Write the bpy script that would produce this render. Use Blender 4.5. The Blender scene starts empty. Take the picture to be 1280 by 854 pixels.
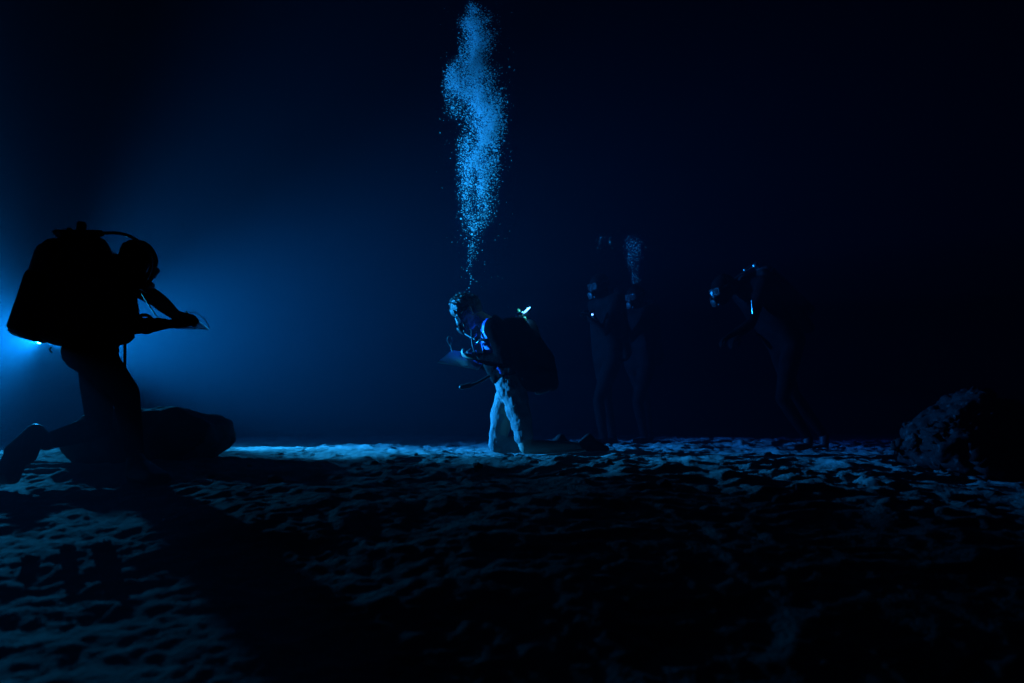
import bpy, bmesh, math, random
import numpy as np
from mathutils import Vector, Matrix, noise

random.seed(7)
rng = np.random.default_rng(11)
C = bpy.context.scene.collection
S = bpy.context.scene
R = math.radians

# ------------------------------------------------------------------ camera, world, exposure
FPX = 853.0            # focal length in photograph pixels (24 mm on 36 mm)
HOR = 530.0            # eye-level line in the photograph
CAMZ = 0.225
cam_d = bpy.data.cameras.new('camera')
cam = bpy.data.objects.new('camera', cam_d)
C.objects.link(cam)
cam.location = (0, 0, CAMZ)
cam.rotation_euler = (R(90), 0, 0)
cam_d.lens = 24
cam_d.sensor_width = 36
cam_d.shift_y = (HOR - 427.0) / 1280.0
cam_d.clip_start = 0.02
cam_d.clip_end = 300
cam_d.dof.use_dof = True
cam_d.dof.focus_distance = 5.0
cam_d.dof.aperture_fstop = 1.6
S.camera = cam

w = bpy.data.worlds.new('World')
S.world = w
w.use_nodes = True
bg = w.node_tree.nodes['Background']
bg.inputs['Color'].default_value = (0.0, 0.01, 0.08, 1)   # night water: next to nothing from above
bg.inputs['Strength'].default_value = 0.004

S.view_settings.view_transform = 'Standard'
S.view_settings.look = 'None'
S.view_settings.exposure = -0.3
S.view_settings.gamma = 1
S.render.engine = 'CYCLES'
S.cycles.use_denoising = True
S.cycles.adaptive_threshold = 0.005
S.cycles.light_sampling_threshold = 0
S.cycles.volume_bounces = 0
S.cycles.max_bounces = 6
S.cycles.diffuse_bounces = 2
S.cycles.sample_clamp_indirect = 4
S.cycles.volume_step_rate = 1

LAMP_PX = (52, 423.5, 6.0)
LAMP_POWER = 28000
LAMP_COL = (0.03, 0.95, 1.0)


def at(px, py, Y, dy=0.0):
    """pixel of the photograph at a distance Y -> world point"""
    return Vector(((px - 640) / FPX * Y, Y + dy, CAMZ + (HOR - py) / FPX * Y))


# ------------------------------------------------------------------ helpers
def link(o, parent=None):
    C.objects.link(o)
    if parent:
        o.parent = parent
        o.matrix_parent_inverse = parent.matrix_world.inverted() if False else Matrix.Translation(-parent.location)
    return o


def obj(name, me, mat, parent=None, smooth=True):
    if isinstance(me, bmesh.types.BMesh):
        m = bpy.data.meshes.new(name)
        me.to_mesh(m)
        me.free()
        me = m
    me.materials.clear()
    me.materials.append(mat)
    if smooth:
        me.polygons.foreach_set('use_smooth', [True] * len(me.polygons))
    o = bpy.data.objects.new(name, me)
    return link(o, parent)


def thing(name, label, cat, loc, group=None):
    o = bpy.data.objects.new(name, None)
    o.empty_display_size = 0.1
    C.objects.link(o)
    o.location = loc
    return tag(o, label, cat, group)


def tag(o, label, cat, group=None, kind=None):
    o['label'] = label
    o['category'] = cat
    if group:
        o['group'] = group
    if kind:
        o['kind'] = kind
    return o


def mat(name, col, rough=0.6, metal=0.0, spec=0.5, bump=0.0, bscale=60, vary=0.0, vscale=8, emis=None, es=0, col2=None, trans=0.0, alpha=1.0, lo=0.35, hi=0.65):
    m = bpy.data.materials.new(name)
    m.use_nodes = True
    nt = m.node_tree
    b = nt.nodes['Principled BSDF']
    b.inputs['Base Color'].default_value = (*col, 1)
    b.inputs['Roughness'].default_value = rough
    b.inputs['Metallic'].default_value = metal
    b.inputs['Specular IOR Level'].default_value = spec
    b.inputs['Transmission Weight'].default_value = trans
    b.inputs['Alpha'].default_value = alpha
    if emis:
        b.inputs['Emission Color'].default_value = (*emis, 1)
        b.inputs['Emission Strength'].default_value = es
    tc = nt.nodes.new('ShaderNodeTexCoord')
    if vary:
        n = nt.nodes.new('ShaderNodeTexNoise')
        n.inputs['Scale'].default_value = vscale
        n.inputs['Detail'].default_value = 6
        nt.links.new(tc.outputs['Object'], n.inputs['Vector'])
        mx = nt.nodes.new('ShaderNodeMix')
        mx.data_type = 'RGBA'
        rmp = nt.nodes.new('ShaderNodeValToRGB')
        rmp.color_ramp.elements[0].position = lo
        rmp.color_ramp.elements[1].position = hi
        nt.links.new(n.outputs['Fac'], rmp.inputs['Fac'])
        nt.links.new(rmp.outputs['Color'], mx.inputs['Factor'])
        c2 = col2 or tuple(c * (1 - vary) for c in col)
        mx.inputs['A'].default_value = (*col, 1)
        mx.inputs['B'].default_value = (*c2, 1)
        nt.links.new(mx.outputs['Result'], b.inputs['Base Color'])
    if bump:
        n = nt.nodes.new('ShaderNodeTexNoise')
        n.inputs['Scale'].default_value = bscale
        n.inputs['Detail'].default_value = 5
        nt.links.new(tc.outputs['Object'], n.inputs['Vector'])
        bp = nt.nodes.new('ShaderNodeBump')
        bp.inputs['Strength'].default_value = bump
        bp.inputs['Distance'].default_value = 0.01
        nt.links.new(n.outputs['Fac'], bp.inputs['Height'])
        nt.links.new(bp.outputs['Normal'], b.inputs['Normal'])
    return m


M = dict(
    neoprene=mat('neoprene', (0.0035, 0.0035, 0.004), 0.9, spec=0.0, bump=0.35, bscale=45, vary=0.4, vscale=12),
    bluesuit=mat('blue_neoprene', (0.04, 0.06, 0.45), 0.6, bump=0.4, bscale=40, vary=0.5, vscale=14),
    cloth=mat('pale_cotton', (0.155, 0.155, 0.155), 0.9, bump=0.9, bscale=26, vary=0.25, vscale=9),
    skin=mat('skin', (0.30, 0.19, 0.14), 0.55, bump=0.1, bscale=120),
    hair=mat('hair', (0.025, 0.018, 0.012), 0.5, bump=1.0, bscale=130, vary=0.5, vscale=90),
    nylon=mat('black_nylon', (0.006, 0.006, 0.0065), 0.85, spec=0.04, bump=0.5, bscale=90, vary=0.4),
    rubber=mat('rubber', (0.012, 0.012, 0.013), 0.5, spec=0.2),
    metal=mat('brushed_metal', (0.6, 0.6, 0.6), 0.28, metal=1.0, bump=0.1),
    tank=mat('tank_paint', (0.02, 0.02, 0.022), 0.5, spec=0.2, bump=0.15, bscale=30, vary=0.4),
    yellow=mat('pale_green_plastic', (0.45, 0.75, 0.25), 0.4),
    glass=mat('mask_glass', (0.01, 0.012, 0.012), 0.12, spec=0.35),
    slate=mat('slate_plastic', (0.62, 0.63, 0.62), 0.5, vary=0.15, vscale=30, bump=0.1),
    slate2=mat('clear_slate_plastic', (0.55, 0.56, 0.56), 0.4, alpha=0.55),
    wood=mat('pencil_wood', (0.5, 0.35, 0.12), 0.5),
    cord=mat('cord', (0.04, 0.04, 0.04), 0.8),
    white=mat('glint_pale', (0.4, 0.41, 0.4), 0.35),  # pale tone standing in for light on a face
    rock=mat('rock', (0.05, 0.048, 0.045), 0.9, bump=1.0, bscale=18, vary=0.5, vscale=7),
    crust=mat('encrusted_rock', (0.010, 0.010, 0.010), 0.8, spec=0.1, bump=1.0, bscale=22, vary=0.7, vscale=26, col2=(0.05, 0.05, 0.05), lo=0.60, hi=0.66),
    stone=mat('stone', (0.10, 0.095, 0.09), 0.85, bump=0.8, bscale=40),
    bubble=mat('bubble', (0.9, 0.9, 0.9), 0.2, spec=1.0),
    lens=mat('lamp_lens', (0.8, 0.8, 0.8), 0.2, emis=(0.02, 0.7, 1.0), es=12),
    tip=mat('tip_emission', (0.8, 0.8, 0.8), 0.2, emis=(0.22, 0.8, 1.0), es=9),
    spark=mat('torch_lens', (0.8, 0.8, 0.8), 0.2, emis=(0.35, 0.7, 1.0), es=10),
)

# bubbles pass some of the light on as well as throwing it back
_n = M['bubble'].node_tree
_t = _n.nodes.new('ShaderNodeBsdfTranslucent')
_t.inputs['Color'].default_value = (0.95, 0.95, 0.95, 1)
_m = _n.nodes.new('ShaderNodeMixShader')
_m.inputs['Fac'].default_value = 0.3
_n.links.new(_n.nodes['Principled BSDF'].outputs[0], _m.inputs[1])
_n.links.new(_t.outputs[0], _m.inputs[2])
_n.links.new(_m.outputs[0], _n.nodes['Material Output'].inputs['Surface'])

_SPH = []
for i in range(9):
    th = math.pi * i / 8
    for j in range(16):
        ph = 2 * math.pi * j / 16
        _SPH.append(Vector((math.sin(th) * math.cos(ph), math.sin(th) * math.sin(ph), math.cos(th))))


def hull(bm, *balls):
    """convex hull round balls (centre, radius) - one ball, a tapered limb or a padded slab"""
    vs = []
    for c, r in balls:
        c = Vector(c)
        if isinstance(r, (int, float)):
            r = (r, r, r)
        for s in _SPH:
            vs.append(bm.verts.new((c.x + s.x * r[0], c.y + s.y * r[1], c.z + s.z * r[2])))
    res = bmesh.ops.convex_hull(bm, input=vs)
    bad = [g for g in res['geom_interior'] if isinstance(g, bmesh.types.BMVert)]
    bad += [g for g in res['geom_unused'] if isinstance(g, bmesh.types.BMVert)]
    bad = list({v for v in bad if v.is_valid and not v.link_faces})
    if bad:
        bmesh.ops.delete(bm, geom=bad, context='VERTS')


def chain(bm, pts, rs):
    for a, b, ra, rb in zip(pts, pts[1:], rs, rs[1:]):
        hull(bm, (a, ra), (b, rb))


def fuse(name, bm, m, parent=None, voxel=0.008, smooth=6, disp=0.0, dscale=8.0):
    """melt overlapping solids into one continuous surface"""
    me = bpy.data.meshes.new(name)
    bm.to_mesh(me)
    bm.free()
    t = bpy.data.objects.new('tmp', me)
    C.objects.link(t)
    rm = t.modifiers.new('r', 'REMESH')
    rm.mode = 'VOXEL'
    rm.voxel_size = voxel
    sm = t.modifiers.new('s', 'SMOOTH')
    sm.factor = 0.5
    sm.iterations = smooth
    dg = bpy.context.evaluated_depsgraph_get()
    dg.update()
    ev = t.evaluated_get(dg)
    out = bpy.data.meshes.new_from_object(ev)
    bpy.data.objects.remove(t)
    bpy.data.meshes.remove(me)
    if disp:
        for v in out.vertices:
            n = noise.fractal(v.co * dscale, 1.0, 2.0, 4)
            v.co += v.normal * n * disp
    out.name = name
    return obj(name, out, m, parent)


def tube(name, pts, r, m, parent=None, res=6, cyc=False):
    cu = bpy.data.curves.new(name, 'CURVE')
    cu.dimensions = '3D'
    sp = cu.splines.new('NURBS')
    sp.points.add(len(pts) - 1)
    for p, q in zip(sp.points, pts):
        p.co = (*q, 1)
    sp.use_endpoint_u = not cyc
    sp.use_cyclic_u = cyc
    sp.order_u = min(4, len(pts))
    cu.resolution_u = res
    cu.bevel_depth = r
    cu.bevel_resolution = 2
    cu.use_fill_caps = True
    t = bpy.data.objects.new('tmp', cu)
    C.objects.link(t)
    dg = bpy.context.evaluated_depsgraph_get()
    me = bpy.data.meshes.new_from_object(t.evaluated_get(dg))
    bpy.data.objects.remove(t)
    bpy.data.curves.remove(cu)
    me.name = name
    return obj(name, me, m, parent)


def lathe(bm, a, b, prof, seg=28):
    """turned solid along a->b; prof = list of (t 0..1, radius)"""
    a, b = Vector(a), Vector(b)
    d = b - a
    q = d.to_track_quat('Z', 'Y')
    L = d.length
    rings = []
    for t, r in prof:
        ring = []
        for k in range(seg):
            an = 2 * math.pi * k / seg
            ring.append(bm.verts.new(a + q @ Vector((r * math.cos(an), r * math.sin(an), t * L))))
        rings.append(ring)
    for A, B in zip(rings, rings[1:]):
        for k in range(seg):
            bm.faces.new((A[k], A[(k + 1) % seg], B[(k + 1) % seg], B[k]))
    bm.faces.new(rings[0][::-1])
    bm.faces.new(rings[-1])


def slab(bm, corners, th):
    """flat plate with real thickness from four corners"""
    c = [Vector(p) for p in corners]
    n = (c[1] - c[0]).cross(c[2] - c[0]).normalized() * th * 0.5
    lo = [bm.verts.new(p - n) for p in c]
    hi = [bm.verts.new(p + n) for p in c]
    bm.faces.new(lo[::-1])
    bm.faces.new(hi)
    k = len(c)
    for i in range(k):
        bm.faces.new((lo[i], lo[(i + 1) % k], hi[(i + 1) % k], hi[i]))
    bmesh.ops.bevel(bm, geom=list(bm.edges), offset=th * 0.3, segments=2, affect='EDGES')


# ------------------------------------------------------------------ seabed
def _lat(ix, iy, seed):
    h = (ix * 374761393 + iy * 668265263 + seed * 974634777) & 0xffffffff
    h = ((h ^ (h >> 13)) * 1274126177) & 0xffffffff
    return ((h ^ (h >> 16)) & 0xffff) / 65535.0


def vnoise(x, y, seed):
    ix = np.floor(x).astype(np.int64)
    iy = np.floor(y).astype(np.int64)
    fx = x - ix
    fy = y - iy
    fx = fx * fx * fx * (fx * (fx * 6 - 15) + 10)
    fy = fy * fy * fy * (fy * (fy * 6 - 15) + 10)
    a = _lat(ix, iy, seed)
    b = _lat(ix + 1, iy, seed)
    c = _lat(ix, iy + 1, seed)
    d = _lat(ix + 1, iy + 1, seed)
    return (a * (1 - fx) + b * fx) * (1 - fy) + (c * (1 - fx) + d * fx) * fy - 0.5


def height(x, y):
    x = np.asarray(x, float)
    y = np.asarray(y, float)
    # slow swell of the bottom
    h = 0.07 * vnoise(x * 0.45 + 3.1, y * 0.45 + 7.7, 1)
    h += 0.055 * vnoise(x * 1.3, y * 1.5, 2)
    # scuffed, trampled hollows and lips, warped so they never line up
    wx = x + 0.25 * vnoise(x * 2.1, y * 2.1, 3)
    wy = y + 0.25 * vnoise(x * 2.3, y * 2.2, 4)
    rg = 1 - np.abs(vnoise(wx * 2.6, wy * 4.6, 5)) * 2
    amp = 0.55 + 0.9 * (vnoise(x * 0.6, y * 0.6, 6) + 0.5)
    # the sand left of centre behind the kneeling diver lies flatter
    flat = 1 - 0.75 * np.exp(-(((x + 1.6) / 1.5) ** 2 + ((y - 5.6) / 1.3) ** 2))
    rgt = np.clip((x + 0.6) / 1.6, 0, 1)
    near = 1 - 0.72 * np.clip((3.2 - y) / 1.2, 0, 1)  # relief flattened close to the camera so the foreground stays darker
    amp = amp * near
    h += (0.022 + 0.008 * rgt) * (rg ** 2 - 0.5) * amp * flat
    h += 0.024 * vnoise(wx * 5.1, wy * 8.0, 7) * amp * flat
    h += 0.026 * vnoise(wx * 10 + wy * 2, wy * 15, 8) * amp * (0.5 + 0.5 * flat)
    h += 0.016 * vnoise(wx * 19, wy * 25, 10) * amp * (0.5 + 0.5 * flat)
    h += 0.008 * vnoise(x * 36, y * 41, 9)
    h += 0.003 * vnoise(x * 67, y * 71, 12)
    # drops a little towards the camera
    t = np.clip((4.25 - y) / 1.0, 0, 1)
    h -= 0.05 * t * t * (3 - 2 * t)
    t = np.clip((3.15 - y) / 2.5, 0, 1)
    fgt = t
    h -= 0.36 * t * t * (3 - 2 * t)  # steeper fall, shaped to put the foreground sand in shade
    return h


def gz(x, y):
    return float(height(x, y))


def axis(lo, a, b, hi, step, grow):
    v = list(np.arange(a, b, step))
    s = step
    p = v[-1]
    while p < hi:
        s *= grow
        p += s
        v.append(p)
    s = step
    p = v[0]
    pre = []
    while p > lo:
        s *= grow
        p -= s
        pre.append(p)
    return np.array(pre[::-1] + v)


xs = axis(-32, -4.6, 4.9, 32, 0.0145, 1.06)
ys = axis(-6, 0.6, 7.4, 42, 0.0125, 1.03)
X, Yg = np.meshgrid(xs, ys)
Z = height(X, Yg)
nx, ny = len(xs), len(ys)
co = np.stack([X.ravel(), Yg.ravel(), Z.ravel()], 1).astype(np.float32)
idx = np.arange(nx * ny).reshape(ny, nx)
q = np.stack([idx[:-1, :-1], idx[:-1, 1:], idx[1:, 1:], idx[1:, :-1]], -1).reshape(-1, 4)
me = bpy.data.meshes.new('seabed')
me.vertices.add(len(co))
me.vertices.foreach_set('co', co.ravel())
me.loops.add(q.size)
me.loops.foreach_set('vertex_index', q.ravel().astype(np.int32))
me.polygons.add(len(q))
me.polygons.foreach_set('loop_start', np.arange(0, q.size, 4, dtype=np.int32))
me.update(calc_edges=True)
me.validate()
sand = mat('sand', (0.30, 0.29, 0.26), 0.95, spec=0.1, bump=0.8, bscale=70, vary=0.35, vscale=5)
sea = obj('seabed', me, sand)
sea['kind'] = 'structure'

# ------------------------------------------------------------------ the water (even murk)
bm = bmesh.new()
bmesh.ops.create_cube(bm, size=1)
bm.verts.ensure_lookup_table()
for v in bm.verts:
    v.co = Vector((v.co.x * 72, 18 + v.co.y * 56, 3.5 + v.co.z * 10))
hz = bpy.data.materials.new('night_water')
hz.use_nodes = True
nt = hz.node_tree
nt.nodes.remove(nt.nodes['Principled BSDF'])
pv = nt.nodes.new('ShaderNodeVolumePrincipled')
pv.inputs['Color'].default_value = (0.003, 0.0122, 0.0185, 1)
pv.inputs['Absorption Color'].default_value = (0.0, 0.0, 0.16, 1)
pv.inputs['Density'].default_value = 0.30
pv.inputs['Anisotropy'].default_value = 0.45
nt.links.new(pv.outputs['Volume'], nt.nodes['Material Output'].inputs['Volume'])
haze = obj('haze', bm, hz, smooth=False)
haze['kind'] = 'stuff'
haze['label'] = 'blue murky water glowing round the lamp'
haze['category'] = 'water'

# ------------------------------------------------------------------ figures
def head(bm, c, fwd, up, s=1.0):
    """head with brow, nose, lips, chin and ears; returns its frame"""
    f = Vector(fwd).normalized()
    u = Vector(up)
    u = (u - f * u.dot(f)).normalized()
    l = u.cross(f)
    c = Vector(c)

    def P(x, y, z):
        return c + (f * x + l * y + u * z) * s
    hull(bm, (P(0.02, 0, 0.035), 0.078 * s), (P(-0.03, 0, 0.035), 0.08 * s), (P(-0.01, 0, 0.05), 0.078 * s))
    hull(bm, (P(0.04, 0.02, 0.0), 0.05 * s), (P(0.04, -0.02, 0.0), 0.05 * s), (P(0.058, 0, -0.088), 0.026 * s), (P(0.0, 0.03, -0.06), 0.03 * s), (P(0.0, -0.03, -0.06), 0.03 * s))
    hull(bm, (P(0.086, 0.03, 0.03), 0.012 * s), (P(0.086, -0.03, 0.03), 0.012 * s))
    hull(bm, (P(0.09, 0, 0.018), 0.008 * s), (P(0.112, 0, -0.02), 0.013 * s))
    hull(bm, (P(0.086, 0.018, -0.048), 0.008 * s), (P(0.086, -0.018, -0.048), 0.008 * s))
    hull(bm, (P(0.082, 0.014, -0.062), 0.009 * s), (P(0.082, -0.014, -0.062), 0.009 * s))
    for k in (1, -1):
        hull(bm, (P(-0.005, 0.078 * k, 0.02), 0.014 * s), (P(0.0, 0.076 * k, -0.02), 0.01 * s))
        hull(bm, (P(0.074, 0.032 * k, 0.008), 0.012 * s))
    return P


def hand(bm, wrist, fwd, palm_n, side, curl=0.9, s=1.0):
    """palm, four unequal bent fingers and a thumb off the side. side=+1/-1: which side the thumb leaves"""
    f = Vector(fwd).normalized()
    n = Vector(palm_n)
    n = (n - f * n.dot(f)).normalized()
    l = n.cross(f) * side
    wv = Vector(wrist)

    def P(x, y, z):
        return wv + (f * x + l * y + n * z) * s
    hull(bm, (P(0.0, 0.0, 0), 0.027 * s), (P(0.085, 0.028, 0), 0.013 * s), (P(0.085, -0.028, 0), 0.012 * s), (P(0.03, 0.03, 0), 0.014 * s))
    for k, (ln, yy) in enumerate(((0.072, 0.031), (0.080, 0.011), (0.074, -0.010), (0.058, -0.030))):
        p = P(0.088, yy, 0)
        d = f.copy()
        a = 0
        for seg, fr, rr in ((0, 0.45, 0.0100), (1, 0.31, 0.0092), (2, 0.24, 0.0080)):
            a += curl * (0.55 if seg == 0 else 0.8) * (1 + 0.08 * k)
            d = f * math.cos(a) + n * math.sin(a)
            p2 = p + d * ln * fr * s
            hull(bm, (p, rr * s), (p2, rr * 0.92 * s))
            p = p2
    p0, p1, p2, p3 = P(0.022, 0.03, 0.006), P(0.050, 0.055, 0.02), P(0.075, 0.058, 0.040), P(0.092, 0.045, 0.055)
    chain(bm, (p0, p1, p2, p3), (0.015 * s, 0.0125 * s, 0.011 * s, 0.009 * s))


def limb(bm, a, b, c, r):
    """upper joint, middle joint, end joint with muscle taper"""
    a, b, c = Vector(a), Vector(b), Vector(c)
    ra, rm, rb, rk, rc = r
    chain(bm, (a, a.lerp(b, 0.35), b), (ra, rm, rb))
    chain(bm, (b, b.lerp(c, 0.3), c), (rb, rk, rc))


def mask(P, parent, s=1.0):
    bm = bmesh.new()
    for k in (1, -1):
        hull(bm, (P(0.088, 0.02 * k, 0.038), 0.012), (P(0.088, 0.058 * k, 0.035), 0.011), (P(0.092, 0.055 * k, -0.006), 0.011), (P(0.104, 0.02 * k, -0.012), 0.012))
    hull(bm, (P(0.096, 0, 0.034), 0.012), (P(0.112, 0, -0.018), 0.020))
    fr = fuse('dive_mask', bm, M['rubber'], parent, 0.005, 3)
    bm = bmesh.new()
    for k in (1, -1):
        c4 = [P(0.1045, 0.016 * k, 0.038), P(0.102, 0.054 * k, 0.035), P(0.105, 0.05 * k, -0.002), P(0.1155, 0.02 * k, -0.008)]
        slab(bm, c4 if k > 0 else c4[::-1], 0.004)
    obj('mask_lens', bm, M['glass'], fr, smooth=False)
    tube('mask_strap', [P(0.085, 0.066, 0.02), P(0.02, 0.088, 0.03), P(-0.08, 0.075, 0.045), P(-0.118, 0, 0.05), P(-0.08, -0.075, 0.045), P(0.02, -0.088, 0.03), P(0.085, -0.066, 0.02)], 0.007, M['rubber'], fr)


def regulator(P, parent, hose_pts):
    bm = bmesh.new()
    lathe(bm, P(0.098, 0, -0.058), P(0.150, 0, -0.064), [(0, 0.018), (0.3, 0.022), (0.35, 0.033), (0.9, 0.035), (1, 0.028)])
    hull(bm, (P(0.125, 0.04, -0.085), 0.012), (P(0.125, -0.04, -0.085), 0.012))
    rg = obj('regulator', bm, M['rubber'], parent)
    tube('air_hose', [P(0.125, -0.036, -0.06)] + hose_pts, 0.0085, M['rubber'], rg, 10)
    return rg


def tank_on(parent, top, bot, r, matl, cover=0.0):
    """scuba cylinder with shoulder, boot, valve, knob"""
    top, bot = Vector(top), Vector(bot)
    bm = bmesh.new()
    lathe(bm, bot, top, [(0, r * 0.75), (0.02, r * 0.97), (0.05, r), (0.84, r), (0.90, r * 0.93), (0.95, r * 0.7), (0.985, r * 0.35), (1, r * 0.22)])
    t = obj('air_tank', bm, matl, parent)
    bm = bmesh.new()
    d = (top - bot).normalized()
    lathe(bm, bot - d * 0.012, bot + d * 0.09, [(0, r * 0.8), (0.15, r * 1.05), (0.9, r * 1.05), (1, r * 1.01)])
    obj('tank_boot', bm, M['rubber'], t)
    bm = bmesh.new()
    lathe(bm, top - d * 0.01, top + d * 0.055, [(0, 0.022), (0.5, 0.018), (0.55, 0.024), (1, 0.022)])
    v = obj('tank_valve', bm, M['metal'], t)
    return t, d


def lead(name_parent, pts, r=0.006, nm='hose'):
    return tube(nm, pts, r, M['rubber'], name_parent, 8)


# ---------- diver 1: striding silhouette by the lamp, facing right
Y1 = 3.7
f1 = at(150, 590, Y1)
d1 = thing('person', 'black silhouette at left with large tanks, writing on a board before the blue glow', 'diver', (f1.x, f1.y, gz(f1.x, f1.y)), 'divers working on the seabed')


def A(px, py, dy=0.0):
    return at(px, py, Y1 + dy)


def A2(px, py, Y):
    return at(px, py, Y)


bm = bmesh.new()
P1 = head(bm, A(170, 329, 0.0), (0.80, -0.05, -0.60), (0.6, 0, 0.8), 1.0)
chain(bm, (A(165, 335), A(152, 340), A(142, 338)), (0.065, 0.088, 0.088))
# torso
hull(bm, (A(150, 350, -0.15), 0.062), (A(150, 350, 0.15), 0.062), (A(140, 372, -0.10), 0.10), (A(140, 372, 0.10), 0.10))
hull(bm, (A(142, 372, -0.09), 0.10), (A(142, 372, 0.09), 0.10), (A(124, 425, -0.07), 0.095), (A(124, 425, 0.07), 0.095))
hull(bm, (A(124, 425, -0.07), 0.095), (A(124, 425, 0.07), 0.095), (A(106, 440, -0.09), 0.11), (A(106, 440, 0.09), 0.11), (A(122, 450, -0.09), 0.10), (A(122, 450, 0.09), 0.10))
# rear leg (far side)
kneeR = A(124, 534, 0.10)
limb(bm, A(121, 455, 0.10), kneeR, A2(56, 553, 3.62), (0.094, 0.086, 0.062, 0.062, 0.042))
# front leg (near side), thigh comes towards the camera
kneeF = A2(157, 490, 3.42)
limb(bm, A(124, 452, -0.10), kneeF, A2(170, 578, 3.34), (0.10, 0.085, 0.064, 0.058, 0.038))
# arms
elN = A(166, 408, -0.20)
limb(bm, A(152, 352, -0.19), elN, A(206, 405, -0.10), (0.06, 0.055, 0.043, 0.042, 0.029))
elF = A(196, 374, 0.16)
limb(bm, A(156, 350, 0.19), elF, A(222, 396, 0.02), (0.06, 0.056, 0.046, 0.044, 0.028))
hand(bm, A(209, 405, -0.10), (1, 0.25, 0.06), (0.0, 0.25, 1), 1, 0.75, 0.95)
hand(bm, A(222, 394, 0.01), (1, -0.15, -0.12), (0, 0, -1), 1, 0.95, 0.95)
b1 = fuse('body', bm, M['neoprene'], d1, 0.0065, 3)
mask(P1, d1)
# boots
for nm, heel, toe in (('r', A2(45, 541, 3.60), A2(10, 597, 3.30)), ('f', A2(168, 590, 3.36), A2(190, 600, 3.20))):
    bm = bmesh.new()
    mid = heel.lerp(toe, 0.55)
    if nm == 'r':
        hull(bm, (A2(58, 553, 3.62), 0.045), (heel, 0.045))
        hull(bm, (heel, 0.048), (mid + Vector((0.02, 0, 0.01)), 0.055), (mid + Vector((-0.03, 0, 0.02)), 0.05))
        hull(bm, (mid + Vector((-0.02, 0, 0.01)), 0.055), (toe + Vector((0.02, 0, 0)), 0.035), (toe + Vector((-0.05, 0.02, 0.0)), 0.035))
    else:
        g = gz(heel.x, heel.y) + 0.03
        heel.z = g
        toe.z = g
        hull(bm, (A2(170, 574, 3.34), 0.041), (heel + Vector((0, 0, 0.02)), 0.042))
        hull(bm, (heel, 0.04), (toe, 0.03), (toe + Vector((0.04, 0.05, 0)), 0.028), (heel + Vector((0.03, 0, 0.05)), 0.045))
    fuse('boot', bm, M['rubber'], d1, 0.007, 3)
# tanks (twin) and buoyancy wing
for k in (-1, 1):
    t, dd = tank_on(d1, A(74, 303, 0.10 * k), A(36, 421, 0.10 * k), 0.090, M['tank'])
    bm = bmesh.new()
    a, b = A(74, 303, 0.10 * k), A(36, 421, 0.10 * k)
    lathe(bm, b + (a - b) * 0.03, b + (a - b) * 0.64, [(0, 0.097), (0.03, 0.105), (0.95, 0.100), (1, 0.093)])
    obj('tank_sleeve', bm, M['nylon'], t)
bm = bmesh.new()
cs = [(66, 311), (112, 307), (122, 309), (128, 325), (128, 345), (118, 400), (92, 423), (64, 418), (50, 400)]
hull(bm, *[(A(x, y, k * 0.13), 0.05) for x, y in cs for k in (-1, 1)])
fuse('buoyancy_wing', bm, M['nylon'], d1, 0.012, 4, 0.010, 6)
bm = bmesh.new()
hull(bm, (A(70, 291, -0.1), 0.016), (A(126, 292, -0.1), 0.018))
hull(bm, (A(80, 296, -0.1), 0.022), (A(118, 296, -0.1), 0.026))
hull(bm, (A(102, 298, -0.1), 0.024), (A(102, 288, -0.1), 0.022))
lathe(bm, A(102, 289, -0.1), A(102.5, 278, -0.1), [(0, 0.017), (0.1, 0.024), (0.8, 0.024), (1, 0.018)])
hull(bm, (A(87, 288, -0.1), 0.015), (A(90, 293, -0.1), 0.018))
hull(bm, (A(102, 296, -0.1), 0.02), (A(102, 296, 0.1), 0.02))
mf = obj('valve_manifold', bm, M['rubber'], d1)
bm = bmesh.new()
hull(bm, (A(71, 294.5, -0.13), 0.008))
obj('bleed_screw', bm, M['metal'], mf)
regulator(P1, d1, [A(196, 330, -0.12), A(182, 308, -0.13), A(168, 297, -0.12), A(150, 291, -0.11), A(138, 291, -0.10), A(126, 292, -0.10)])
# harness
bm = bmesh.new()
for k in (-1, 1):
    chain(bm, (A(128, 345, 0.13 * k), A(150, 334, 0.13 * k), A(165, 365, 0.13 * k), A(160, 405, 0.12 * k), A(130, 420, 0.14 * k)), (0.020,) * 5)
hull(bm, (A(150, 425, -0.10), 0.03), (A(146, 425, 0.10), 0.03), (A(106, 428, -0.15), 0.025), (A(106, 428, 0.15), 0.025))
fuse('harness', bm, M['nylon'], d1, 0.008, 3)
# gauge console hanging at the belly, hose loop, hanging stick
bm = bmesh.new()
hull(bm, (A(152, 420, -0.1), 0.03), (A(163, 420, -0.1), 0.024), (A(158, 425, -0.1), 0.022), (A(150, 425, -0.1), 0.02))
g1 = fuse('gauge_console', bm, M['rubber'], d1, 0.007, 2)
lead(g1, [A(150, 420, -0.1), A(166, 404, -0.15), A(172, 396, -0.15), A(181, 392.5, -0.15), A(189, 396, -0.14), A(192, 402, -0.12)], 0.010)
bm = bmesh.new()
lathe(bm, A(156.5, 424, -0.1), A(156, 470, -0.1), [(0, 0.008), (0.03, 0.0075), (0.97, 0.0075), (1, 0.006)])
obj('hanging_snorkel', bm, M['rubber'], d1)
bm = bmesh.new()
chain(bm, (A(180, 409, -0.12), A(190, 407, -0.12), A(200, 405, -0.11)), (0.034, 0.037, 0.034))
hull(bm, (A(182, 410, -0.13), 0.036), (A(187, 411, -0.14), 0.026))
fuse('wrist_computer', bm, M['rubber'], d1, 0.007, 2)
lead(d1, [A(176, 365, 0.05), A(183, 375, 0.08), A(190, 388, 0.05), A(197, 397, 0.0)], 0.004, 'gauge_hose')
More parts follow.
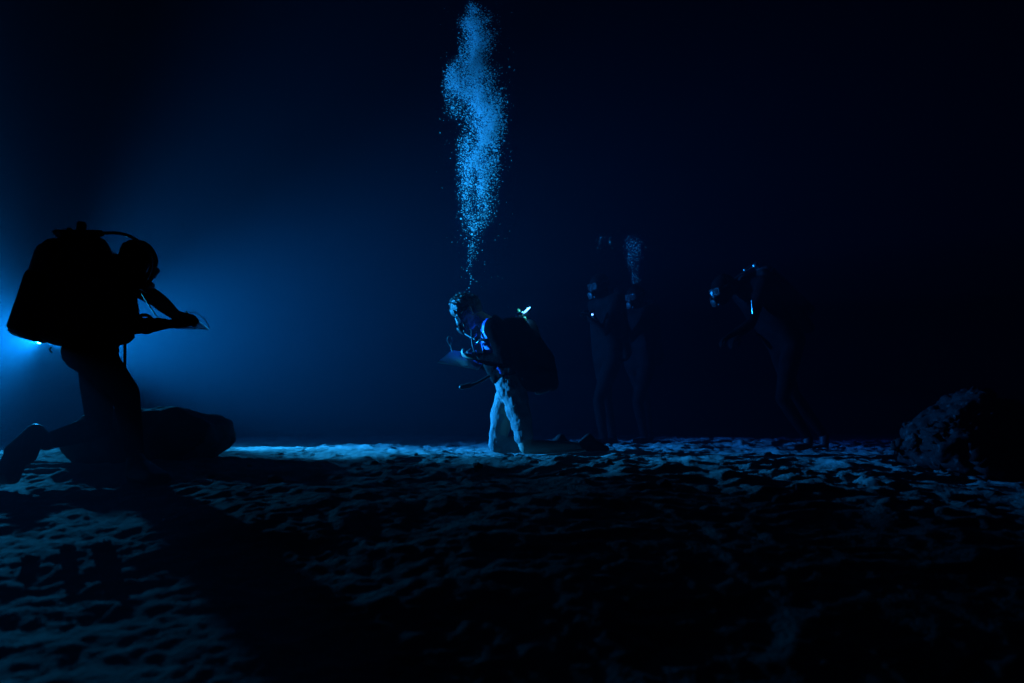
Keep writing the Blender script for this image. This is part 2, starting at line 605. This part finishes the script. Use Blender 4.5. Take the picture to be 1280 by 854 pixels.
# scruffy strap ends
for a, b, c in (((64, 434), (60, 438), (66, 441)), ((136, 318), (139, 313), (141, 315)), ((141, 319), (143, 315), (146, 318)), ((164, 425), (168, 417), (166, 415))):
    lead(d1, [A(*a, -0.1), A(*b, -0.12), A(*c, -0.1)], 0.004, 'strap_end')

s1 = thing('writing_slate', 'thin pale writing slate held out in front of the left diver, cord curving over it', 'slate', A(245, 409, -0.05))
bm = bmesh.new()
slab(bm, [A(218, 411, -0.14), A(262, 412, -0.16), A(250, 402, 0.06), A(224, 399, 0.12)], 0.004)
obj('board', bm, M['slate2'], s1, smooth=False)
tube('cord', [A(237, 391, 0.0), A(244, 389, -0.02), A(254, 396, -0.04), A(261, 405, -0.03), A(262, 412, 0.0)], 0.0022, M['cord'], s1, 8)
bm = bmesh.new()
lathe(bm, A(233, 389, 0.0), A(244, 407, -0.03), [(0, 0.004), (0.85, 0.004), (1, 0.0008)], 8)
tag(obj('pencil', bm, M['wood']), 'short pencil in the hand of the left silhouetted diver', 'pencil')

# ---------- boulder behind diver 1
def rock(name, label, cat, pts, Yc, th, m, disp, ds, group=None, vox=0.018):
    bm = bmesh.new()
    hull(bm, *[(at(x, y, Yc) + Vector((0, k * th * f, 0)), 0.03) for x, y, f in pts for k in (-1, 1)])
    o = fuse(name, bm, m, None, vox, 2, disp, ds)
    return tag(o, label, cat, group)


rock('boulder', 'long smooth dark boulder lying on the sand behind the left diver', 'boulder',
     [(112, 534, .6), (132, 521, .5), (200, 517, .35), (230, 518, .4), (262, 526, .5), (272, 532, .5), (271, 549, .7), (252, 566, .9), (232, 577, 1), (140, 577, 1), (112, 556, .8)],
     4.3, 0.30, M['rock'], 0.030, 5.0, vox=0.014)
rock('reef_outcrop', 'dark encrusted rock mound at the right edge of the sand', 'rock',
     [(1150, 560, .7), (1160, 540, .6), (1185, 515, .5), (1205, 500, .4), (1225, 505, .4), (1262, 520, .5), (1310, 540, .6), (1320, 570, .8), (1240, 590, 1), (1170, 578, 1)],
     3.7, 0.28, M['crust'], 0.07, 7.0, vox=0.012)

# ---------- the lamp
lp = at(*LAMP_PX)
dl = thing('dive_lamp', 'bright dive lamp glowing cyan behind the hips of the left diver, tethered above the sand', 'lamp', (lp.x, lp.y, gz(lp.x, lp.y)))
bm = bmesh.new()
ld = Vector((0.9, -0.35, 0.05)).normalized()
lathe(bm, lp - ld * 0.15, lp - ld * 0.04, [(0, 0.02), (0.03, 0.026), (0.6, 0.026), (0.72, 0.045), (0.98, 0.048), (1, 0.043)])
hs = obj('lamp_housing', bm, M['rubber'], dl)
bm = bmesh.new()
lathe(bm, lp - ld * 0.0395, lp - ld * 0.034, [(0, 0.04), (0.7, 0.04), (1, 0.034)])
obj('lamp_lens', bm, M['lens'], dl)
tube('tether', [lp - ld * 0.14, lp - ld * 0.14 - Vector((0.01, 0, 0.25)), Vector((lp.x - 0.2, lp.y, gz(lp.x - 0.2, lp.y) + 0.02))], 0.0006, M['neoprene'], dl)
bm = bmesh.new()
wx, wy = lp.x - 0.2, lp.y
hull(bm, ((wx, wy, gz(wx, wy) + 0.012), 0.03), ((wx + 0.04, wy, gz(wx, wy) + 0.012), 0.028))
obj('weight', bm, M['rubber'], dl)
# main lamp flood, plus two fill spots added for the bubbles and left glow
for nm, ax, cone, part in (('lamp_flood', (1.0, -0.02, 0.0), 66, 1.25), ('bubble_fill_spot', (1.0, -0.06, 0.42), 78, 0.42), ('glow_fill_spot', (-0.25, -1.0, -0.06), 108, 0.50)):
    L = bpy.data.lights.new(nm, 'SPOT')
    L.energy = LAMP_POWER * part
    L.color = LAMP_COL
    L.shadow_soft_size = 0.025
    L.spot_size = R(cone)
    L.spot_blend = 1.0
    lo = bpy.data.objects.new(nm, L)
    lo.location = lp
    lo.rotation_euler = Vector(ax).to_track_quat('-Z', 'Y').to_euler()
    link(lo)
L2 = bpy.data.lights.new('lamp_side_fill', 'POINT')   # fill added at the lamp to light the water and sand around it
L2.energy = LAMP_POWER * 0.035
L2.color = LAMP_COL
L2.shadow_soft_size = 0.03
lo2 = bpy.data.objects.new('lamp_side_fill', L2)
lo2.location = lp
link(lo2)

# ---------- diver 2: kneeling in the middle, facing left
Y2 = 5.0


def B(px, py, dy=0.0):
    return at(px, py, Y2 + dy)


f2 = B(640, 566)
d2 = thing('person', 'kneeling bare-headed diver in pale trousers bent over a slate under the bubble column', 'diver', (f2.x, f2.y, gz(f2.x, f2.y)), 'divers working on the seabed')
bm = bmesh.new()
P2 = head(bm, B(586, 391), (-0.72, -0.18, -0.66), (-0.66, -0.1, 0.74), 0.98)
chain(bm, (B(594, 395), B(610, 405)), (0.055, 0.06))
limb(bm, B(618, 410, -0.18), B(632, 451, -0.24), B(597, 447, -0.12), (0.058, 0.054, 0.042, 0.04, 0.027))
limb(bm, B(612, 410, 0.18), B(611, 457, 0.2), B(590, 447, 0.06), (0.058, 0.054, 0.042, 0.04, 0.027))
hull(bm, (B(614, 409, -0.15), 0.06), (B(614, 409, 0.15), 0.06), (B(620, 428, -0.10), 0.10), (B(620, 428, 0.10), 0.10))
hull(bm, (B(620, 428, -0.10), 0.10), (B(620, 428, 0.10), 0.10), (B(634, 465, -0.07), 0.09), (B(634, 465, 0.07), 0.09))
hull(bm, (B(634, 465, -0.07), 0.09), (B(634, 465, 0.07), 0.09), (B(641, 482, -0.09), 0.10), (B(641, 482, 0.09), 0.10))
limb(bm, B(641, 487, -0.09), B(658, 559, -0.14), B(728, 559, -0.14), (0.085, 0.08, 0.052, 0.052, 0.036))
limb(bm, B(637, 487, 0.09), B(622, 557, 0.12), B(692, 557, 0.14), (0.085, 0.08, 0.052, 0.052, 0.036))
hand(bm, B(597, 447, -0.12), (-1, 0.1, 0.12), (0, 0.3, 1), -1, 0.8, 0.95)
hand(bm, B(590, 445, 0.06), (-1, -0.15, -0.05), (0, 0, -1), -1, 0.9, 0.95)
fuse('body', bm, M['skin'], d2, 0.0065, 3)
# blue top
bm = bmesh.new()
hull(bm, (B(614, 409, -0.155), 0.068), (B(614, 409, 0.155), 0.068), (B(620, 428, -0.10), 0.108), (B(620, 428, 0.10), 0.108))
hull(bm, (B(620, 428, -0.10), 0.108), (B(620, 428, 0.10), 0.108), (B(635, 470, -0.07), 0.102), (B(635, 470, 0.07), 0.102))
chain(bm, (B(618, 410, -0.18), B(625, 430, -0.20)), (0.068, 0.06))
chain(bm, (B(612, 410, 0.18), B(611, 432, 0.19)), (0.068, 0.06))
fuse('shirt', bm, M['bluesuit'], d2, 0.009, 3, 0.006, 14)
# dark sleeves
for a, b, c, k in ((B(618, 410, -0.18), B(632, 451, -0.24), B(600, 447.5, -0.13), -1), (B(612, 410, 0.18), B(611, 457, 0.2), B(593, 448, 0.08), 1)):
    bm = bmesh.new()
    limb(bm, a + (b - a) * (0.0 if k < 0 else 0.3), b, c, (0.077, 0.069, 0.054, 0.050, 0.036))
    fuse('sleeve', bm, M['neoprene'], d2, 0.008, 2, 0.005, 18)
# trousers
bm = bmesh.new()
hull(bm, (B(634, 472, -0.07), 0.10), (B(634, 472, 0.07), 0.10), (B(640, 488, -0.09), 0.105), (B(640, 488, 0.09), 0.105))
chain(bm, (B(636, 487, 0.09), B(626, 520, 0.11), B(621, 556, 0.12)), (0.094, 0.080, 0.060))
chain(bm, (B(641, 487, -0.09), B(650, 520, -0.12), B(655, 545, -0.135)), (0.094, 0.080, 0.066))
chain(bm, (B(621, 556, 0.12), B(652, 557, 0.13)), (0.060, 0.062))
fuse('trousers', bm, M['cloth'], d2, 0.007, 2, 0.013, 11)
# hair
bm = bmesh.new()
hull(bm, (P2(0.025, 0, 0.06), 0.078), (P2(-0.045, 0, 0.04), 0.086), (P2(-0.02, 0, 0.07), 0.080))
hull(bm, (P2(0.07, 0.02, 0.072), 0.036), (P2(0.07, -0.02, 0.072), 0.036), (P2(0.0, 0, 0.09), 0.06))
hull(bm, (P2(-0.05, 0.03, 0.0), 0.055), (P2(-0.05, -0.03, 0.0), 0.055), (P2(-0.05, 0, -0.04), 0.04))
random.seed(3)
for k in range(70):
    a = random.uniform(0, 2 * math.pi)
    e = random.uniform(0.15, 1.5)
    r = 0.09
    x, y, z = -0.01 + r * math.cos(a) * math.cos(e), 0.85 * r * math.sin(a) * math.cos(e), 0.05 + r * math.sin(e)
    hull(bm, (P2(x, y, z), 0.011), (P2(x * 1.22 + 0.012, y * 1.2, z + 0.012 + 0.02 * random.random()), 0.004))
fuse('hair', bm, M['hair'], d2, 0.005, 1)
mask(P2, d2)
regulator(P2, d2, [B(590, 424, -0.12), B(603, 428, -0.20), B(628, 418, -0.22), B(645, 400, -0.12), B(652, 392, -0.03)])
t2, dd = tank_on(d2, B(653, 399), B(684, 488), 0.088, M['tank'])
bm = bmesh.new()
hull(bm, (B(649, 395, -0.02), 0.028), (B(658, 391, -0.02), 0.024))
hull(bm, (B(652, 391, -0.06), 0.014), (B(652, 391, 0.07), 0.014))
fs = obj('first_stage', bm, M['metal'], d2)
bm = bmesh.new()
lathe(bm, B(653.5, 392, -0.045), B(663, 384, -0.075), [(0, 0.004), (0.3, 0.0075), (0.7, 0.008), (1, 0.002)], 14)
obj('bright_tip', bm, M['tip'], d2)  # small emissive spindle beside the first stage
ml = bpy.data.lights.new('bright_tip_glow', 'POINT')
ml.energy = 3  # point light added beside the spindle to light the parts round it
ml.color = (0.1, 0.75, 1.0)
ml.shadow_soft_size = 0.01
mo = bpy.data.objects.new('bright_tip_glow', ml)
mo.location = B(660, 383, -0.11)
link(mo)
bm = bmesh.new()
hull(bm, (B(655, 399, -0.09), 0.018), (B(656, 405, -0.10), 0.009))
hull(bm, (B(648, 388, -0.05), 0.011), (B(650, 391, -0.05), 0.009))
obj('octopus_mouthpiece', bm, M['yellow'], d2)
bm = bmesh.new()
hull(bm, *[(B(x, y, k * 0.16), 0.045) for x, y in ((636, 406), (652, 404), (684, 450), (690, 480), (660, 482), (640, 440)) for k in (-1, 1)])
fuse('buoyancy_wing', bm, M['nylon'], d2, 0.012, 3, 0.02, 7)
bm = bmesh.new()
for k in (-1, 1):
    chain(bm, (B(638, 410, 0.13 * k), B(618, 397, 0.13 * k), B(603, 418, 0.13 * k), B(607, 445, 0.13 * k), B(632, 462, 0.15 * k)), (0.020, 0.020, 0.017, 0.017, 0.022))
hull(bm, (B(612, 455, -0.10), 0.045), (B(612, 455, 0.10), 0.045), (B(640, 462, -0.16), 0.04), (B(640, 462, 0.16), 0.04), (B(620, 474, -0.10), 0.035), (B(620, 474, 0.1), 0.035))
fuse('harness', bm, M['nylon'], d2, 0.008, 2, 0.006, 20)
bm = bmesh.new()
for (x, y, z, r) in ((593, 420, -0.14, 0.010), (592, 431, -0.14, 0.010), (598, 428, -0.17, 0.011), (592, 441, -0.13, 0.010), (605, 415, -0.17, 0.010), (624, 436, -0.2, 0.009)):
    bm = bmesh.new()
    hull(bm, (B(x, y, z), r), (B(x + 2, y - 1.5, z), r * 0.8))
    obj('buckle_glint', bm, M['metal'], d2)
lead(d2, [B(612, 470, -0.18), B(600, 478, -0.2), B(588, 483, -0.2), B(577, 484, -0.2)], 0.011, 'gauge_hose')
lead(d2, [B(590, 412, -0.12), B(589, 425, -0.16), B(591, 440, -0.16), B(600, 450, -0.16)], 0.007, 'inflator_hose')
bm = bmesh.new()
hull(bm, (B(577, 484, -0.2), 0.018), (B(587, 482, -0.2), 0.020))
obj('gauge_console', bm, M['rubber'], d2)
# water shoes
for x0, x1, k in ((693, 722, 0.14), (728, 758, -0.14)):
    bm = bmesh.new()
    hull(bm, (B(x0, 557, k), 0.042), (B(x0 + 8, 548, k), 0.036))
    hull(bm, (B(x0 + 6, 550, k), 0.036), (B(x1, 561, k), 0.022), (B(x1, 561, k + 0.05), 0.02), (B(x0 + 8, 560, k), 0.03))
    fuse('shoe', bm, M['rubber'], d2, 0.008, 3)

s2 = thing('writing_slate', 'pale writing slate with a lit edge held by the kneeling diver in pale trousers', 'slate', B(575, 450, -0.05))
bm = bmesh.new()
slab(bm, [B(547, 453, -0.18), B(598, 462, -0.24), B(611, 446, 0.08), B(565, 438, 0.12)], 0.006)
obj('board', bm, M['slate'], s2, smooth=False)
tube('cord_loop', [B(566, 438, 0.1), B(563, 432, 0.08), B(558, 426, 0.06), B(560, 420, 0.05), B(565, 421, 0.05), B(566, 428, 0.06), B(562, 434, 0.08), B(566, 440, 0.05)], 0.0035, M['cord'], s2, 8)
bm = bmesh.new()
lathe(bm, B(588, 436, 0.02), B(575, 447, -0.04), [(0, 0.004), (0.85, 0.004), (1, 0.0008)], 8)
tag(obj('pencil', bm, M['wood']), 'pencil over the slate of the kneeling diver in pale trousers', 'pencil')


# ---------- divers in the dark at right
def dark_diver(label, Yd, hd, fwd, sh, hip, knees, ankles, elbows, wrists, top, bot, suit, vox=0.010, lat=0.15, floor=True):
    def D(px, py, dy=0.0):
        return at(px, py, Yd + dy)
    g = D(hip[0], 560)
    t = thing('person', label, 'diver', (g.x, g.y, gz(g.x, g.y)), 'divers working on the seabed')
    bm = bmesh.new()
    f = Vector(fwd).normalized()
    up = Vector((0, 0, 1)) + f * 0.3 if abs(f.z) < .3 else Vector((f.x, f.y, 0)).normalized() * 0.7 + Vector((0, 0, .7))
    # shoulder line runs across the facing direction
    fl = Vector((f.x, f.y, 0)).normalized()
    side = Vector((-fl.y, fl.x, 0))
    Pd = head(bm, D(*hd), f, up)
    SH, HP = D(*sh), D(*hip)
    chain(bm, (D(*hd) - f * 0.02, SH), (0.055, 0.06))
    hull(bm, (SH + side * .15, .06), (SH - side * .15, .06), (SH.lerp(HP, .35) + side * .09, .10), (SH.lerp(HP, .35) - side * .09, .10))
    hull(bm, (SH.lerp(HP, .35) + side * .09, .10), (SH.lerp(HP, .35) - side * .09, .10), (HP + side * .08, .10), (HP - side * .08, .10))
    for s_, kn, an, el, wr in zip((1, -1), knees, ankles, elbows, wrists):
        K, N, E, W = D(*kn), D(*an), D(*el), D(*wr)
        limb(bm, HP + side * .09 * s_, K, N, (.09, .082, .056, .055, .037))
        limb(bm, SH + side * .18 * s_, E, W, (.058, .054, .042, .04, .027))
        hand(bm, W, (W - E), (0, 0, -1), s_, .7, .95)
    fuse('body', bm, suit, t, vox, 3)
    for an in ankles:
        N = D(*an)
        bm = bmesh.new()
        z0 = gz(N.x, N.y) + 0.03 if floor else N.z - .05
        hull(bm, (N, .042), ((N.x, N.y, z0 + .01), .036))
        hull(bm, ((N.x, N.y, z0), .036), (N + fl * .16 + Vector((0, 0, z0 - N.z)) + side * .03, .024), (N + fl * .16 + Vector((0, 0, z0 - N.z)) - side * .03, .024))
        fuse('boot', bm, M['rubber'], t, .008, 2)
    mask(Pd, t)
    T, Bt = D(*top), D(*bot)
    tank_on(t, T, Bt, .088, M['tank'])
    regulator(Pd, t, [Pd(.1, -.14, -.02), Pd(-.06, -.14, .02), T + Vector((0, -.02, .04))])
    bm = bmesh.new()
    hull(bm, (T.lerp(SH, .5) + side * .12, .05), (T.lerp(SH, .5) - side * .12, .05), (Bt.lerp(HP, .5) + side * .14, .05), (Bt.lerp(HP, .5) - side * .14, .05))
    fuse('buoyancy_wing', bm, M['nylon'], t, .014, 3, .015, 7)
    return t, D, Pd


d3, D3, P3 = dark_diver('nearly black standing diver holding a tiny bright torch, right of the kneeling diver', 6.6,
                        (750, 358), (-0.8, -0.5, -0.3), (756, 378), (760, 448),
                        [(748, 500, -.1), (758, 502, .1)], [(755, 552, -.1), (767, 552, .12)],
                        [(756, 415, -.2), (750, 414, .2)], [(742, 402, -.2), (738, 398, .1)],
                        (770, 368), (778, 445, 0), M['neoprene'])
th = thing('dive_torch', 'tiny torch with a star-like white-blue point of light held by the nearest dark diver', 'torch', D3(741, 396, -.26))
bm = bmesh.new()
lathe(bm, D3(748, 402, -.18), D3(741, 394, -.27), [(0, .012), (.6, .013), (.75, .02), (1, .021)], 16)
obj('torch_body', bm, M['rubber'], th)
bm = bmesh.new()
hull(bm, (D3(740.5, 393.3, -.28), .011))
obj('torch_lens', bm, M['spark'], th)

d4, D4, P4 = dark_diver('nearly black standing diver under a faint blue puff of bubbles, arms lowered', 7.0,
                        (795, 372), (-0.7, -0.65, -0.25), (800, 390), (800, 455),
                        [(797, 503, -.12), (806, 500, .12)], [(806, 548, -.1), (812, 548, .14)],
                        [(788, 424, -.22), (813, 424, .2)], [(781, 402, -.3), (806, 440, .05)],
                        (812, 382), (816, 452, 0), M['neoprene'])
d5, D5, P5 = dark_diver('dark diver bending forward at right with a pale glint on the face and knees bent, barely lit', 5.6,
                        (905, 362), (-0.85, -0.3, -0.45), (936, 358), (982, 428),
                        [(978, 498, -.12), (990, 492, .14)], [(1010, 548, -.1), (1030, 545, .2)],
                        [(938, 405, -.2), (945, 400, .2)], [(915, 418, -.2), (922, 420, .1)],
                        (948, 336), (1008, 395, 0), M['neoprene'])
# pale piece put in as the glint on the bending diver's face
bm = bmesh.new()
hull(bm, (P5(.106, -.03, .02), .008), (P5(.106, -.012, .024), .008), (P5(.114, -.012, -.008), .007))
o = obj('face_glint', bm, M['white'], d5)
for a, b in (((931, 338, -.1), (939, 332, -.1)), ((958, 343, -.1), (966, 336, -.1)), ((940, 376, -.24), (941, 392, -.25))):
    bm = bmesh.new()
    hull(bm, (D5(*a), .010), (D5(*b), .008))
    obj('buckle_glint', bm, M['metal'], d5)  # metal slivers put in as glints on the back and hanging arm

# ------------------------------------------------------------------ bubbles
_ico = bmesh.new()
bmesh.ops.create_icosphere(_ico, subdivisions=1, radius=1)
IV = np.array([v.co[:] for v in _ico.verts])
IF = np.array([[v.index for v in f.verts] for f in _ico.faces])
_ico.free()


def bubble_mesh(name, pts, rad):
    n = len(pts)
    fl = 1 - 0.35 * rng.random(n)
    sc = np.stack([np.ones(n), np.ones(n), fl], 1) * rad[:, None]
    V = (pts[:, None, :] + IV[None] * sc[:, None, :]).reshape(-1, 3).astype(np.float32)
    F = (IF[None] + (np.arange(n) * len(IV))[:, None, None]).reshape(-1, 3).astype(np.int32)
    me = bpy.data.meshes.new(name)
    me.vertices.add(len(V))
    me.vertices.foreach_set('co', V.ravel())
    me.loops.add(F.size)
    me.loops.foreach_set('vertex_index', F.ravel())
    me.polygons.add(len(F))
    me.polygons.foreach_set('loop_start', np.arange(0, F.size, 3, dtype=np.int32))
    me.update(calc_edges=True)
    return me


def plume(Yd, lobes, scale=1.0, rmu=0.0015):
    P, Rr = [], []
    for px, py, rx, ry, n in lobes:
        n = int(n * scale)
        g = rng.normal(size=(n, 3))
        keep = (np.abs(g) < 2.3).all(1)
        g = g[keep]
        x = px + g[:, 0] * rx * 0.5
        y = py + g[:, 1] * ry * 0.5
        # ragged, wispy: drop where a noise is low
        nn = np.array([noise.noise(Vector((a * 0.07, b * 0.045, c * 0.8 + px))) for a, b, c in zip(x, y, g[:, 2])])
        k = rng.random(len(nn)) < np.clip(0.5 + nn * 2.2, 0.03, 1)
        x, y, gz_ = x[k], y[k], g[k, 2]
        dep = Yd + gz_ * rx * 0.5 / FPX * Yd
        P.append(np.stack([(x - 640) / FPX * Yd, dep, CAMZ + (HOR - y) / FPX * Yd], 1))
        Rr.append(np.exp(rng.normal(math.log(rmu), 0.6, len(x))))
    return np.concatenate(P), np.concatenate(Rr)


lobes = [
    (588, 322, 4, 22, 40), (590, 305, 8, 22, 90), (592, 285, 14, 24, 220), (595, 262, 22, 26, 520), (596, 240, 26, 28, 1250), (598, 215, 28, 30, 1700),
    (597, 192, 26, 24, 1700), (604, 172, 24, 24, 1600), (612, 152, 22, 26, 1700), (606, 130, 26, 26, 1900), (608, 150, 34, 60, 700),
    (598, 110, 26, 30, 1900), (573, 112, 20, 34, 1300), (566, 98, 14, 24, 500), (592, 88, 22, 26, 1600), (594, 66, 20, 26, 1500),
    (596, 46, 20, 24, 1300), (592, 34, 20, 14, 500), (608, 44, 18, 24, 300), (588, 27, 12, 10, 240), (592, 12, 11, 8, 300), (609, 22, 7, 7, 130), (584, 31, 10, 8, 130),
    (596, 150, 48, 240, 420),
]
pp, rr = plume(5.0, [(a, b, c * 0.9, d, e) for a, b, c, d, e in lobes], 3.3)
tag(obj('bubble_column', bubble_mesh('bubble_column', pp, rr), M['bubble']), 'tall winding column of bright blue bubbles rising above the kneeling diver', 'bubbles', kind='stuff')
pp, rr = plume(7.0, [(790, 304, 9, 10, 300), (795, 312, 10, 14, 260), (789, 325, 8, 16, 300), (793, 342, 6, 14, 220), (796, 350, 5, 6, 90)], 1.6, 0.0012)
tag(obj('bubble_puff', bubble_mesh('bubble_puff', pp, rr), M['bubble']), 'faint blue puff of bubbles over the dark diver with lowered arms', 'bubbles', kind='stuff')
pp, rr = plume(6.6, [(750, 302, 5, 10, 70), (763, 306, 5, 12, 30), (741, 336, 4, 6, 8), (746, 372, 5, 10, 14)], 1.0, 0.0012)
tag(obj('bubble_wisp', bubble_mesh('bubble_wisp', pp, rr), M['bubble']), 'sparse wisp of bubbles over the dark diver with the tiny torch', 'bubbles', kind='stuff')

first = None
yy = 368.0
k = 0
while yy > 322:
    bm = None
    if first is None:
        bm = bmesh.new()
        bmesh.ops.create_icosphere(bm, subdivisions=2, radius=1)
        o = obj('bubble', bm, M['bubble'])
        first = o
    else:
        o = first.copy()
        C.objects.link(o)
    r = random.uniform(.0028, .0055)
    o.scale = (r, r, r * .8)
    o.location = B(586.5 + random.uniform(-1.2, 1.6) * (1 + (368 - yy) / 20), yy, random.uniform(-.02, .02))
    tag(o, 'small single bubble in the thin string just above the kneeling diver\'s head', 'bubble', 'string of single bubbles')
    yy -= random.uniform(2.5, 5)
    k += 1

# ------------------------------------------------------------------ loose stones on the sand
random.seed(21)
spots = [(345, 592, .030), (88, 575, .038), (265, 598, .018), (312, 583, .014), (130, 660, .035), (85, 663, .025), (38, 668, .02), (560, 575, .02), (520, 572, .015), (468, 577, .02), (597, 576, .022), (700, 582, .02), (830, 590, .028), (905, 582, .022), (1010, 585, .026), (1095, 598, .03), (1130, 582, .02), (760, 575, .02), (860, 566, .03), (960, 570, .025)]
base = []
for v in range(3):
    bm = bmesh.new()
    bmesh.ops.create_icosphere(bm, subdivisions=3, radius=1)
    for q_ in bm.verts:
        q_.co *= 1 + .45 * noise.fractal(q_.co * 1.1 + Vector((v * 9, 0, 0)), 1, 2, 3)
        q_.co.z *= .7
    m_ = bpy.data.meshes.new('stone')
    bm.to_mesh(m_)
    bm.free()
    m_.materials.append(M['stone'])
    m_.polygons.foreach_set('use_smooth', [True] * len(m_.polygons))
    base.append(m_)
for i, (px, py, r) in enumerate(spots):
    Yd = 0.24 * FPX / (py - HOR)
    for _ in range(4):
        x = (px - 640) / FPX * Yd
        Yd = (CAMZ - gz(x, Yd)) * FPX / (py - HOR)
    x = (px - 640) / FPX * Yd
    o = bpy.data.objects.new('stone', base[i % 3])
    C.objects.link(o)
    o.location = (x, Yd, gz(x, Yd) + r * .25)
    o.rotation_euler = (0, 0, random.uniform(0, 6.28))
    o.scale = (r * random.uniform(.9, 1.3), r * random.uniform(.8, 1.2), r)
    if i == 0:
        lb = 'fist-sized dark stone on the sand just below the shadow of the long boulder'
    elif i == 1:
        lb = 'dark stone on the bright sand patch under the left diver\'s trailing leg'
    else:
        lb = 'small dark stone half sunk in the trampled sand'
    tag(o, lb, 'stone', 'loose stones on the sand')
